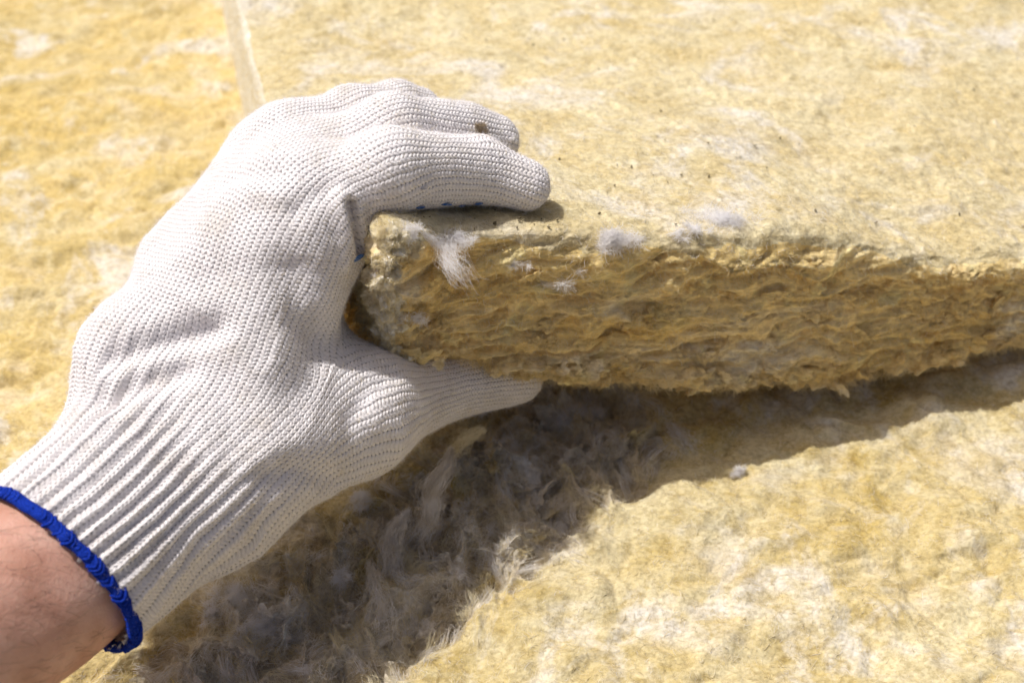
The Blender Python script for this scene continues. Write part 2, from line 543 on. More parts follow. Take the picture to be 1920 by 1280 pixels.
def build_lifted_slab():
    us = lattice(0, .72, .0, .32, .00065, 1.03, .004)
    us = us[us >= -1e-9]
    vs = lattice(0, .62, .0, .05, .00065, 1.01, .0022)
    vs = vs[vs >= -1e-9]
    hs = np.linspace(0, 1, 104)
    # rounded ends of the height profile
    nu, nv, nh = len(us), len(vs), len(hs)
    key = {}
    blocks, faces, off = [], [], 0
    info = []

    def add(U, V, H, nrm_kind, flip):
        nonlocal off
        a, b = U.shape
        P = slab_point(U.ravel(), V.ravel(), H.ravel())
        f = grid_faces(a, b, off)
        if flip:
            f = f[:, ::-1]
        blocks.append(P); faces.append(f); info.append((U.ravel(), V.ravel(), H.ravel(), np.full(a * b, nrm_kind)))
        off += a * b
    U, V = np.meshgrid(us, vs, indexing='ij'); add(U, V, np.ones_like(U), 0, False)           # top
    U, H = np.meshgrid(us, hs, indexing='ij'); add(U, np.zeros_like(U), H, 1, False)           # near face
    V, H = np.meshgrid(vs, hs, indexing='ij'); add(np.zeros_like(V), V, H, 2, True)            # left face
    vb = vs[::6]; ub = us[::6]
    ub = us[::1]; vb = vs[::4]
    if vb[-1] != vs[-1]:
        vb = np.append(vb, vs[-1])
    U, V = np.meshgrid(us, vs, indexing='ij'); add(U, V, np.zeros_like(U), 3, True)   # underside
    hb = np.linspace(0, 1, 12)
    U, H = np.meshgrid(us, hb, indexing='ij'); add(U, np.full_like(U, vs[-1]), H, 4, True)
    V, H = np.meshgrid(vs, hb, indexing='ij'); add(np.full_like(V, us[-1]), V, H, 5, False)
    P = np.concatenate(blocks); Fq = np.concatenate(faces)
    Ua, Va, Ha, Ka = [np.concatenate(c) for c in zip(*info)]
    # smooth outward direction of a rounded box, the same at shared rims
    T, B = edge_at(Ua)
    r = .0075
    hz = (Ha - .5) * .066
    dz = np.sign(hz) * np.clip(np.abs(hz) - (.033 - r), 0, None)
    dv = np.clip(Va - r, None, 0) + np.clip(Va - (vs[-1] - r), 0, None)
    du = np.clip(Ua - r, None, 0) + np.clip(Ua - (us[-1] - r), 0, None)
    # frames
    ex = np.array([1., .06, 0]); ex /= np.linalg.norm(ex)
    fu = sstep(.0, .42, Ua)
    lx = unit(np.stack([-np.ones(len(P)), -.57 + .2 * fu, np.zeros(len(P))], 1))
    fy = np.tile([.06, -1., .12], (len(P), 1)); fy = unit(fy)
    raw = np.stack([du, dv, dz], 1)
    L = np.linalg.norm(raw, axis=1)
    wgt = raw / np.maximum(L, 1e-9)[:, None]
    nrm = lx * (-wgt[:, 0:1]) + fy * (-wgt[:, 1:2]) + np.array([0, 0, 1.]) * wgt[:, 2:3]
    nrm = unit(nrm)
    # round the rims: pull corners in
    P = P - nrm * np.clip(L - r, 0, None)[:, None] * .9
    lowrim = np.exp(-(Ha / .10) ** 2) * np.exp(-(Va / .012) ** 2)
    P[:, 2] += lowrim * (.0065 * noise(P * np.array([1, 1, 0]), (46, 30, 1), 91) + .0048 * noise(P * np.array([1, 1, 0]), (135, 60, 1), 92) + .0016 * noise(P * np.array([1, 1, 0]), (380, 200, 1), 93))
    for a in range(0, len(P), 200000):
        s = slice(a, a + 200000)
        P[s] += nrm[s] * slab_disp(P[s], nrm[s], None, None, Ha[s])[:, None]
    me = mesh_np('mineral_wool_board', P, Fq)
    me.materials.append(M_TOP)
    me.materials.append(M_EDGE)
    # cut edges are a golden ochre, brightened to lift the face out of shade
    fv = Fq[:, 0]
    kk = Ka[fv]
    edge_noise = noise(P[fv] * np.array([1, 1, 0]), 55, 31) * .055 + noise(P[fv] * np.array([1, 1, 0]), 170, 32) * .03
    isedge = ((kk == 1) & (Ha[fv] < .93 + edge_noise)) | (kk == 3) | ((kk == 2) & (Ha[fv] < .90 + edge_noise))
    # the left corner of the cut edge is painted pale for sunlight on its rim
    isedge &= ~((kk == 1) & (Ua[fv] < .0065 + .009 * noise(P[fv], 110, 33)))
    isedge &= ~((kk == 2) & (Va[fv] > .05))
    me.materials.append(M_PALE)
    mi = isedge.astype(np.int32)
    mi[(kk == 2) & (Va[fv] > .06)] = 2  # left face painted paler, sunlight it barely catches put into the colour
    mi[(kk == 1) & (Ua[fv] < .0055 + .008 * noise(P[fv], 110, 33))] = 2
    me.polygons.foreach_set('material_index', mi)
    me.update()
    o = link('mineral_wool_board', me)
    tag(o, 'upper pale mineral wool slab with a shaded brown cut edge, corner lifted by the glove', 'insulation slab', group='mineral wool slabs stacked on each other')

    def wt(c, n):
        d = np.linalg.norm(c - CP, axis=1)
        return in_view(c) * (0.3 / np.maximum(d, .25)) ** 2 * ((n @ np.array([0, -.7, .7])) > -.4)
    p, n = scatter(me, 80000, lambda c, nn: wt(c, nn) * (nn[:, 2] > .5))
    pts = curly(p, n, rng.uniform(.0015, .005, len(p)), np.abs(rng.normal(0, .25, len(p))), 5, .9)
    fibres('surface_fibre', pts, rng.uniform(.000012, .000032, len(p)), F_CREAM, o)
    p, n = scatter(me, 22000, lambda c, nn: wt(c, nn) * (nn[:, 2] > .5))
    pts = curly(p, n, rng.uniform(.0012, .004, len(p)), np.abs(rng.normal(0, .14, len(p))), 5, 1.2)
    k = rng.random(len(p))
    fibres('wool_strand_mat', pts[k < .7], rng.uniform(.00004, .00008, (k < .7).sum()), F_CREAM, o)
    fibres('wool_strand_mat', pts[k >= .7], rng.uniform(.00003, .00007, (k >= .7).sum()), F_WHITE, o)
    p, n = scatter(me, 15000, lambda c, nn: wt(c, nn) * (nn[:, 2] < .5))
    pts = curly(p, n, rng.uniform(.0012, .0045, len(p)), np.abs(rng.normal(0, .3, len(p))), 6, 1.5, np.tile([1., .05, 0.], (len(p), 1)), .4)
    k = rng.random(len(p))
    fibres('edge_strand_mat', pts[k < .8], rng.uniform(.00004, .00009, (k < .8).sum()), F_EDGE, o)
    fibres('edge_strand_mat', pts[k >= .8], rng.uniform(.00003, .00006, (k >= .8).sum()), F_WHITE, o)
    p, n = scatter(me, 60000, lambda c, nn: wt(c, nn) * (nn[:, 2] < .6))
    flow = np.tile([1., .05, 0.], (len(p), 1))
    pts = curly(p, n, rng.uniform(.0012, .0045, len(p)), np.abs(rng.normal(0, .4, len(p))), 6, 1.6, flow, .35)
    rim = (rng.random(len(p)) < .12)
    fibres('edge_fibre', pts[~rim], rng.uniform(.000012, .000032, (~rim).sum()), F_EDGE, o)
    fibres('edge_fibre', pts[rim], rng.uniform(.000012, .000032, rim.sum()), F_CREAM, o)
    return o


# ------------------------------------------------------------------ the gloved hand
CUFF0 = at(98, 1072, .344)
CUFF1 = at(300, 895, .376)
W1 = at(300, 702, .390)
W2 = at(398, 893, .380)
UL = at(376, 535, .405)
IM = at(576, 396, .392)
MM = at(566, 336, .400)
RM = at(552, 285, .412)
PM = at(520, 312, .420)
WB = at(520, 585, .420)
TH0 = at(486, 838, .385)
TM = at(672, 772, .408)
TI = at(830, 722, .442)
TT = at(966, 706, .457)
FING = {
    'index': ([IM, at_z(733, 318, .1185), at_z(895, 318, .1075), at_z(982, 347, .1015)], [.0160, .0142, .0120, .0094]),
    'middle': ([MM, at_z(738, 248, .115), at_z(872, 253, .103), at_z(925, 260, .099)], [.0160, .0135, .0118, .0096]),
    'ring': ([RM, at_z(668, 226, .106), at_z(742, 208, .102), at_z(786, 208, .098)], [.0150, .0130, .0112, .0092]),
    'little': ([PM, at(565, 268, .437), at(600, 245, .444), at(630, 240, .448)], [.0130, .0110, .0100, .0085]),
}
THUMB = ([TH0, TM, TI, TT], [.0235, .0188, .0140, .0112])


def cap(p, a, b, ra, rb):
    ab = (b - a).astype(np.float32)
    t = np.clip(((p - a.astype(np.float32)) @ ab) / (ab @ ab), 0, 1)
    q = p - (a.astype(np.float32) + t[:, None] * ab)
    return np.sqrt((q * q).sum(1)) - (ra + (rb - ra) * t).astype(np.float32)


def tri(p, a, b, c, r):
    a, b, c = [v.astype(np.float32) for v in (a, b, c)]
    n = np.cross(b - a, c - a); nn = n @ n
    pa = p - a
    # inside test through barycentrics
    v0, v1 = b - a, c - a
    d00, d01, d11 = v0 @ v0, v0 @ v1, v1 @ v1
    d20, d21 = pa @ v0, pa @ v1
    den = d00 * d11 - d01 * d01
    v = (d11 * d20 - d01 * d21) / den
    w_ = (d00 * d21 - d01 * d20) / den
    ins = (v >= 0) & (w_ >= 0) & (v + w_ <= 1)
    pl = np.abs(pa @ n) / np.sqrt(nn)
    e = np.minimum(np.minimum(cap(p, a, b, 0, 0), cap(p, b, c, 0, 0)), cap(p, a, c, 0, 0))
    return np.where(ins, pl, e) - np.float32(r)


def smin(a, b, k):
    h = np.clip(.5 + .5 * (b - a) / k, 0, 1)
    return b + (a - b) * h - k * h * (1 - h)


CUFF_AX = unit(CUFF1 - CUFF0)
SIDE = unit(np.cross(CUFF_AX, np.array([0, -.7071, .7071])))      # across the wrist as seen from above


def hand_sdf(p):
    p = p.astype(np.float32)
    o6 = SIDE * .007
    d = cap(p, CUFF0 - CUFF_AX * .012 - o6, CUFF1 - o6, .0242, .0284)
    d = smin(d, cap(p, CUFF0 - CUFF_AX * .012 + o6, CUFF1 + o6, .0242, .0284), .01)
    k = .016
    for a, b, c, r in ((W1, W2, IM, .0200), (W1, UL, IM, .0200), (UL, PM, IM, .0170), (W2, IM, WB, .0150), (W2, WB, TM, .0160), (W1, W2, CUFF1, .0230), (UL, PM, RM, .0150)):
        d = smin(d, tri(p, a, b, c, r), k)
    pts, rr = THUMB
    th = cap(p, W2, pts[0], .0225, rr[0])
    th = smin(th, cap(p, pts[0], pts[1], rr[0], rr[1]), .004)
    d = smin(d, th, .016)
    th = cap(p, pts[1], pts[2], rr[1], rr[2])
    th = smin(th, cap(p, pts[2], pts[3], rr[2], rr[3]), .003)
    d = smin(d, th, .010)
    fd = None
    for nm, (pts, rr) in FING.items():
        f = cap(p, pts[0], pts[1], rr[0], rr[1])
        f = smin(f, cap(p, pts[1], pts[2], rr[1], rr[2]), .004)
        f = smin(f, cap(p, pts[2], pts[3], rr[2], rr[3]), .003)
        fd = f if fd is None else smin(fd, f, .0022)
    d = smin(d, fd, .010)
    # loose cloth: swelling at the heel of the hand and bagginess over the wrist
    d = smin(d, np.linalg.norm(p - at(262, 660, .382).astype(np.float32), axis=1) - .0155, .012)
    pl = (p - CUFF0.astype(np.float32)) @ CUFF_AX.astype(np.float32)
    d = np.maximum(d, -pl)
    return d


def surface_nets(fn, lo, hi, step):
    n = np.ceil((hi - lo) / step).astype(int) + 1
    ax = [lo[k] + step * np.arange(n[k]) for k in range(3)]
    # coarse pass to skip empty space
    V = np.full(tuple(n), 1.0, np.float32)
    cs = 6
    for i0 in range(0, n[0], cs):
        xs = ax[0][i0:i0 + cs]
        for j0 in range(0, n[1], cs * 4):
            yy = ax[1][j0:j0 + cs * 4]
            for k0 in range(0, n[2], cs * 4):
                zz = ax[2][k0:k0 + cs * 4]
                c = np.array([[xs.mean(), yy.mean(), zz.mean()]])
                rad = .5 * math.sqrt((xs[-1] - xs[0]) ** 2 + (yy[-1] - yy[0]) ** 2 + (zz[-1] - zz[0]) ** 2) + step * 2
                dc = float(fn(c)[0])
                if abs(dc) > rad * 1.35 + .006:
                    V[i0:i0 + cs, j0:j0 + cs * 4, k0:k0 + cs * 4] = dc
                    continue
                g = np.stack(np.meshgrid(xs, yy, zz, indexing='ij'), -1).reshape(-1, 3)
                V[i0:i0 + cs, j0:j0 + cs * 4, k0:k0 + cs * 4] = fn(g).reshape(len(xs), len(yy), len(zz))
    ins = V < 0
    cshape = tuple(n - 1)
    acc = np.zeros(cshape + (3,)); cnt = np.zeros(cshape)
    quads = []
    for a in range(3):
        b, c = (a + 1) % 3, (a + 2) % 3
        s0 = [slice(None)] * 3; s1 = [slice(None)] * 3
        s0[a] = slice(0, -1); s1[a] = slice(1, None)
        A, B = V[tuple(s0)], V[tuple(s1)]
        cr = (A < 0) != (B < 0)
        idx = np.argwhere(cr)
        t = (A[cr] / (A[cr] - B[cr]))
        pos = idx.astype(float); pos[:, a] += t
        ok = (idx[:, b] > 0) & (idx[:, c] > 0) & (idx[:, b] < n[b] - 1) & (idx[:, c] < n[c] - 1)
        idx, pos = idx[ok], pos[ok]
        sg = (A[cr] < 0)[ok]
        cells = []
        for db, dc_ in ((-1, -1), (0, -1), (0, 0), (-1, 0)):
            ci = idx.copy(); ci[:, b] += db; ci[:, c] += dc_
            cells.append(ci)
            np.add.at(acc, (ci[:, 0], ci[:, 1], ci[:, 2]), pos)
            np.add.at(cnt, (ci[:, 0], ci[:, 1], ci[:, 2]), 1)
        q = np.stack([np.ravel_multi_index(ci.T, cshape) for ci in cells], 1)
        q[~sg] = q[~sg][:, ::-1]
        quads.append(q)
    act = cnt > 0
    vid = -np.ones(cshape, np.int64)
    vid[act] = np.arange(act.sum())
    P = acc[act] / cnt[act][:, None]
    P = lo + P * step
    Q = vid.ravel()[np.concatenate(quads)]
    return P, Q


def grad(fn, p, e=2e-4):
    g = np.zeros_like(p)
    for k in range(3):
        q = np.zeros(3); q[k] = e
        g[:, k] = (fn(p + q) - fn(p - q)) / (2 * e)
    return unit(g)


def cg_graph(ei, ej, tgt, n, iters=1100, wt=None):
    """weighted least squares for x_j - x_i = tgt over the edges"""
    wt = np.ones(len(ei)) if wt is None else wt

    def lap(x):
        d = (x[ej] - x[ei]) * wt
        return np.bincount(ej, d, n) - np.bincount(ei, d, n)
    deg = np.maximum(np.bincount(ei, wt, n) + np.bincount(ej, wt, n), 1e-6)
    b = np.bincount(ej, tgt * wt, n) - np.bincount(ei, tgt * wt, n)
    x = np.zeros(n); r = b.copy(); z = r / deg; p = z.copy(); rz = r @ z
    for _ in range(iters):
        Ap = lap(p)
        al = rz / (p @ Ap + 1e-20)
        x += al * p; r -= al * Ap
        z = r / deg; rz2 = r @ z
        if rz2 < 1e-14 * abs(b @ b + 1e-9):
            break
        p = z + (rz2 / rz) * p; rz = rz2
    return x


def seg_dir_field(P):
    segs = [(CUFF0, CUFF1, 1.0), (CUFF1, (W1 + UL) / 2, .5), (CUFF1, WB * .3 + UL * .7, .8), ((W1 + W2) / 2, IM, 1.0), (W2, WB * .6 + IM * .4, .5), (at(390, 700, .375), at(455, 400, .39), 1.), (at(520, 680, .38), at(560, 450, .38), 1.),
            (UL, MM, .8), (UL, PM, .8), (W2, TH0, .9), (TH0, TM, 1.3), (TM, TI, 1.5), (TI, TT, 1.5)]
    for nm, (pts, rr) in FING.items():
        for a, b in zip(pts[:-1], pts[1:]):
            segs.append((a, b, 1.5))
    D = np.zeros_like(P); 
    for a, b, wt in segs:
        ab = b - a
        t = np.clip((P - a) @ ab / (ab @ ab), 0, 1)
        dist = np.linalg.norm(P - (a + t[:, None] * ab), axis=1)
        D += (wt / (dist ** 2 + .008 ** 2) ** 2)[:, None] * unit(ab)
    return unit(D)


WALE, COURSE = .0019, .0016


def knit_height(W, S):
    a = W - np.floor(W)
    m = np.abs(a - .5) * 2
    v = S - .55 * m
    v = v - np.floor(v)
    leg = np.sqrt(np.clip(1 - (2 * v - 1) ** 2, 0, 1))
    hole = np.clip((2 * np.abs(v - .5)), 0, 1) ** 1.5
    colp = np.clip(1 - m ** 3 * (.45 + .55 * hole), 0, 1) * (.70 + .30 * sstep(.0, .35, m))
    return colp * (.35 + .65 * leg)


def build_glove(parent):
    lo = np.array([-.195, .155, -.012]); hi = np.array([.025, .405, .140])
    P, Q = surface_nets(hand_sdf, lo, hi, .00135)
    for _ in range(2):
        d = hand_sdf(P)[:, None]
        P = P - grad(hand_sdf, P) * d * .8
    N = grad(hand_sdf, P, 6e-4)
    n = len(P)
    E = np.concatenate([Q[:, [0, 1]], Q[:, [1, 2]], Q[:, [2, 3]], Q[:, [3, 0]]])
    E.sort(axis=1)
    E = np.unique(E, axis=0)
    ei, ej = E[:, 0], E[:, 1]
    D = seg_dir_field(P)
    D = unit(D - N * (D * N).sum(1, keepdims=True))
    G = np.cross(N, D)
    view = np.array([0, -.7071, .7071]) * .9 + np.array([.0, 0, .3])
    facing = N @ unit(view)
    uvs = []
    front = facing > -.35
    fq = front[Q].all(1)
    dx = P[ej] - P[ei]
    for ch in (0, 1):
        qs = Q[fq] if ch == 0 else Q[~fq]
        use = np.zeros(n, bool); use[qs.ravel()] = True
        k = use[ei] & use[ej]
        if ch == 0:
            k &= front[ei] & front[ej]
        a, b = ei[k], ej[k]
        Dm = (D[a] + D[b]) * .5; Gm = (G[a] + G[b]) * .5
        S = cg_graph(a, b, (dx[k] * Dm).sum(1) / COURSE, n)
        ca = (unit(dx[k]) * Dm).sum(1) ** 2
        Wc = cg_graph(a, b, (dx[k] * Gm).sum(1) / WALE, n, wt=.3 + 14 * ca ** 2)

        uvs.append((Wc, S))
    uv = np.zeros((len(Q), 4, 2))
    for ch, sel in ((0, fq), (1, ~fq)):
        uv[sel, :, 0] = uvs[ch][0][Q[sel]]
        uv[sel, :, 1] = uvs[ch][1][Q[sel]]
    # drop the flat cap at the cuff opening
    pl = (P - CUFF0) @ CUFF_AX
    keep = ~((np.abs(pl)[Q] < .0006).all(1))
    me = mesh_np('glove_base', P, Q[keep], uv[keep].reshape(-1, 2))
    tmp = bpy.data.objects.new('glove_base', me)
    COL.objects.link(tmp)
    sm = tmp.modifiers.new('s', 'SUBSURF')
    sm.subdivision_type = 'CATMULL_CLARK'
    sm.levels = sm.render_levels = 2
    dg = bpy.context.evaluated_depsgraph_get()
    me2 = bpy.data.meshes.new_from_object(tmp.evaluated_get(dg))
    bpy.data.objects.remove(tmp); bpy.data.meshes.remove(me)
    nv = len(me2.vertices)
    co = np.empty(nv * 3, np.float32); me2.vertices.foreach_get('co', co); co = co.reshape(-1, 3).astype(float)
    no = np.empty(nv * 3, np.float32); me2.vertex_normals.foreach_get('vector', no); no = no.reshape(-1, 3).astype(float)
    nl = len(me2.loops)
    li = np.empty(nl, np.int32); me2.loops.foreach_get('vertex_index', li)
    uvl = np.empty(nl * 2, np.float32); me2.uv_layers[0].data.foreach_get('uv', uvl); uvl = uvl.reshape(-1, 2)
    vuv = np.zeros((nv, 2)); vuv[li] = uvl
    vuv[:, 0] += .16 * noise(co, 110, 81) + .10 * noise(co, 260, 82)
    vuv[:, 1] += .22 * noise(co, 130, 83) + .15 * noise(co, 300, 84)
    uvl = uvl + (vuv[li] - uvl) * (np.abs(vuv[li] - uvl).max(1) < .7)[:, None]
    me2.uv_layers[0].data.foreach_set('uv', uvl.astype(np.float32).ravel())
    Wv, Sv = vuv[:, 0], vuv[:, 1]
    pl = (co - CUFF0) @ CUFF_AX
    h = .00055 * knit_height(Wv, Sv) * (1 + .35 * noise(co, 320, 85))
    # ribbed cuff: long pleats that die out on the back of the hand
    ang = noise(co, 28, 41) * .6 + noise(co, 9, 42) * 1.0
    fade = 1 - sstep(.034, .072, pl + .012 * noise(co, 22, 43))
    rib = .5 + .5 * np.cos(2 * np.pi * (Wv / 2.5) + ang)
    h += fade * (.0019 * rib ** 1.3 - .0006) * (.55 + .45 * (noise(co, 30, 44) + .5))
    # loose folds of cloth over the wrist and at the joints
    fold = 1 - np.abs(noise(co + D_warp(co), (38, 30, 34), 45)) * 2.2
    h += .0016 * np.clip(fold, -.3, 1) * sstep(.03, .06, pl) * (1 - sstep(.085, .15, pl)) * .9
    h += .0006 * noise(co, 60, 46) + .0009 * noise(co, 26, 47)
    sn = Snap(co)
    for line, wd, dep in FOLD_LINES:
        q3 = [sn(*q) for q in line]
        near = np.full(nv, 9.)
        for a_, b_ in zip(q3[:-1], q3[1:]):
            near = np.minimum(near, cap(co.astype(np.float32), a_, b_, 0, 0))
        h -= dep * np.exp(-(near / wd) ** 2)
        if dep > 0:
            h += dep * .2 * np.exp(-((near - wd * 2) / wd) ** 2)
    co = co + no * h[:, None]
    me2.vertices.foreach_set('co', co.astype(np.float32).ravel())
    me2.update()
    o = bpy.data.objects.new('glove', me2)
    COL.objects.link(o)
    o.parent = parent
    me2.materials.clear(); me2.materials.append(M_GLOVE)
    tag(o, 'white knitted cotton work glove with ribbed cuff')
    p, nn = scatter(me2, 110000, lambda c, n_: (n_ @ np.array([0, -.7, .7]) > -.4) * 1.0)
    pts = curly(p, nn, rng.uniform(.0006, .0022, len(p)), np.abs(rng.normal(.1, .5, len(p))), 4, 1.4)
    fibres('cotton_fuzz', pts, .000022, F_COTTON, o)
    return o, (P, N)


def D_warp(co):
    return np.stack([noise(co, 20, 51), noise(co, 20, 52), noise(co, 20, 53)], 1) * .012


FOLD_LINES = [([(662, 384), (670, 425), (676, 470)], .0015, .0040), ([(640, 372), (648, 425), (652, 490)], .0030, -.0022), ([(215, 668), (300, 640), (400, 612)], .0045, .0034), ([(640, 905), (560, 880), (500, 890)], .0040, .0016), ([(735, 700), (690, 735), (660, 790)], .0040, .0014),
              ([(205, 752), (270, 715), (345, 690)], .0042, .0032), ([(620, 352), (585, 372), (560, 400)], .0035, .0012),
              ([(545, 510), (556, 590), (600, 640)], .0070, .0036), ([(430, 330), (470, 320), (510, 318)], .0040, .0015)]


def project(V):
    q = V - CP
    d = q @ F_
    return q[:, 0] / d * FPX + 960, 640 - (q @ U_) / d * FPX, d


class Snap:
    def __init__(self, V):
        self.V = V
        self.x, self.y, self.d = project(V)

    def __call__(self, px, py, r=7):
        for _ in range(5):
            k = np.where(np.hypot(self.x - px, self.y - py) < r)[0]
            if len(k):
                return self.V[k[np.argmin(self.d[k])]].copy()
            r *= 1.8
        k = np.argmin(np.hypot(self.x - px, self.y - py))
        return self.V[k].copy()


def knit_mat(name, base, tint):
    m, t, b = new_mat(name)
    uvn = t.nodes.new('ShaderNodeUVMap'); uvn.uv_map = 'knit'
    sp = t.nodes.new('ShaderNodeSeparateXYZ'); t.links.new(uvn.outputs[0], sp.inputs[0])
    a = n_math(t, 'FRACT', sp.outputs[0])
    a = n_math(t, 'SUBTRACT', a, .5); a = n_math(t, 'ABSOLUTE', a); mm = n_math(t, 'MULTIPLY', a, 2)
    v = n_math(t, 'MULTIPLY', mm, -.55); v = n_math(t, 'ADD', v, sp.outputs[1]); v = n_math(t, 'FRACT', v)
    v = n_math(t, 'MULTIPLY', v, 2); v = n_math(t, 'SUBTRACT', v, 1); v2 = n_math(t, 'MULTIPLY', v, v)
    leg = n_math(t, 'SQRT', n_math(t, 'SUBTRACT', 1, v2, True))
    hole = n_math(t, 'POWER', n_math(t, 'ABSOLUTE', v), 1.5)
    hole = n_math(t, 'MULTIPLY_ADD', hole, .55, False, .45)
    m3 = n_math(t, 'MULTIPLY', n_math(t, 'POWER', mm, 3), hole); colp = n_math(t, 'SUBTRACT', 1, m3, True)
    leg = n_math(t, 'MULTIPLY', leg, .65); leg = n_math(t, 'ADD', leg, .35)
    h = n_math(t, 'MULTIPLY', colp, leg)
    pos = n_pos(t)
    gap = n_ramp(t, h, [(.04, tuple(c * .20 for c in tint)), (.34, tuple(c * .80 for c in base)), (.65, base)])  # shade between the stitches darkened into the base colour
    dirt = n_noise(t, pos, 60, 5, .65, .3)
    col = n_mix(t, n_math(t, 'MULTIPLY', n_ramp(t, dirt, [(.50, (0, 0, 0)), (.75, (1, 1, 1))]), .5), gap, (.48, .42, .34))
    t.links.new(col, b.inputs['Base Color'])
    b.inputs['Roughness'].default_value = .9
    b.inputs['Specular IOR Level'].default_value = .12
    fz = n_noise(t, pos, 1600, 3, .7)
    hh = n_math(t, 'MULTIPLY', fz, .5); hh = n_math(t, 'ADD', hh, h)
    bp = t.nodes.new('ShaderNodeBump'); bp.inputs['Strength'].default_value = .8; bp.inputs['Distance'].default_value = .0005
    t.links.new(hh, bp.inputs['Height']); t.links.new(bp.outputs[0], b.inputs['Normal'])
    return m


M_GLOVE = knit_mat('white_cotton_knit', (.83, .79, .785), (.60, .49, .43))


def skin_mat():
    m, t, b = new_mat('skin')
    pos = n_pos(t)
    c = n_ramp(t, n_noise(t, pos, 45, 5, .6), [(.32, (.52, .26, .18)), (.5, (.66, .37, .28)), (.7, (.76, .48, .38))])
    t.links.new(c, b.inputs['Base Color'])
    b.inputs['Roughness'].default_value = .48
    b.inputs['Subsurface Weight'].default_value = .25
    b.inputs['Subsurface Radius'].default_value = (1, .35, .2)
    b.inputs['Subsurface Scale'].default_value = .003
    vo = t.nodes.new('ShaderNodeTexVoronoi'); vo.inputs['Scale'].default_value = 1100
    t.links.new(n_pos(t, (1, 1, 1)), vo.inputs['Vector'])
    hh = n_math(t, 'ADD', n_noise(t, pos, 420, 4, .6), n_math(t, 'MULTIPLY', vo.outputs['Distance'], .5))
    bp = t.nodes.new('ShaderNodeBump'); bp.inputs['Strength'].default_value = .55; bp.inputs['Distance'].default_value = .0003
    t.links.new(hh, bp.inputs['Height']); t.links.new(bp.outputs[0], b.inputs['Normal'])
    return m


def plain_mat(name, col, rough=.6, nscale=800, bump=.0003, var=.25):
    m, t, b = new_mat(name)
    pos = n_pos(t)
    f = n_noise(t, pos, nscale, 3, .6)
    c = n_ramp(t, f, [(.3, tuple(x * (1 - var) for x in col)), (.7, tuple(min(1, x * (1 + var)) for x in col))])
    t.links.new(c, b.inputs['Base Color'])
    b.inputs['Roughness'].default_value = rough
    bp = t.nodes.new('ShaderNodeBump'); bp.inputs['Strength'].default_value = .6; bp.inputs['Distance'].default_value = bump
    t.links.new(f, bp.inputs['Height']); t.links.new(bp.outputs[0], b.inputs['Normal'])
    return m


M_SKIN = skin_mat()
M_BLUE = plain_mat('blue_yarn', (.010, .036, .33), 1.0, 2600, .0006, .8)
M_BLUE.node_tree.nodes['Principled BSDF'].inputs['Specular IOR Level'].default_value = .05
M_DOT = plain_mat('blue_grip_rubber', (.03, .13, .42), .45, 900)
M_HAIR = plain_mat('dark_hair', (.12, .07, .045), .5)


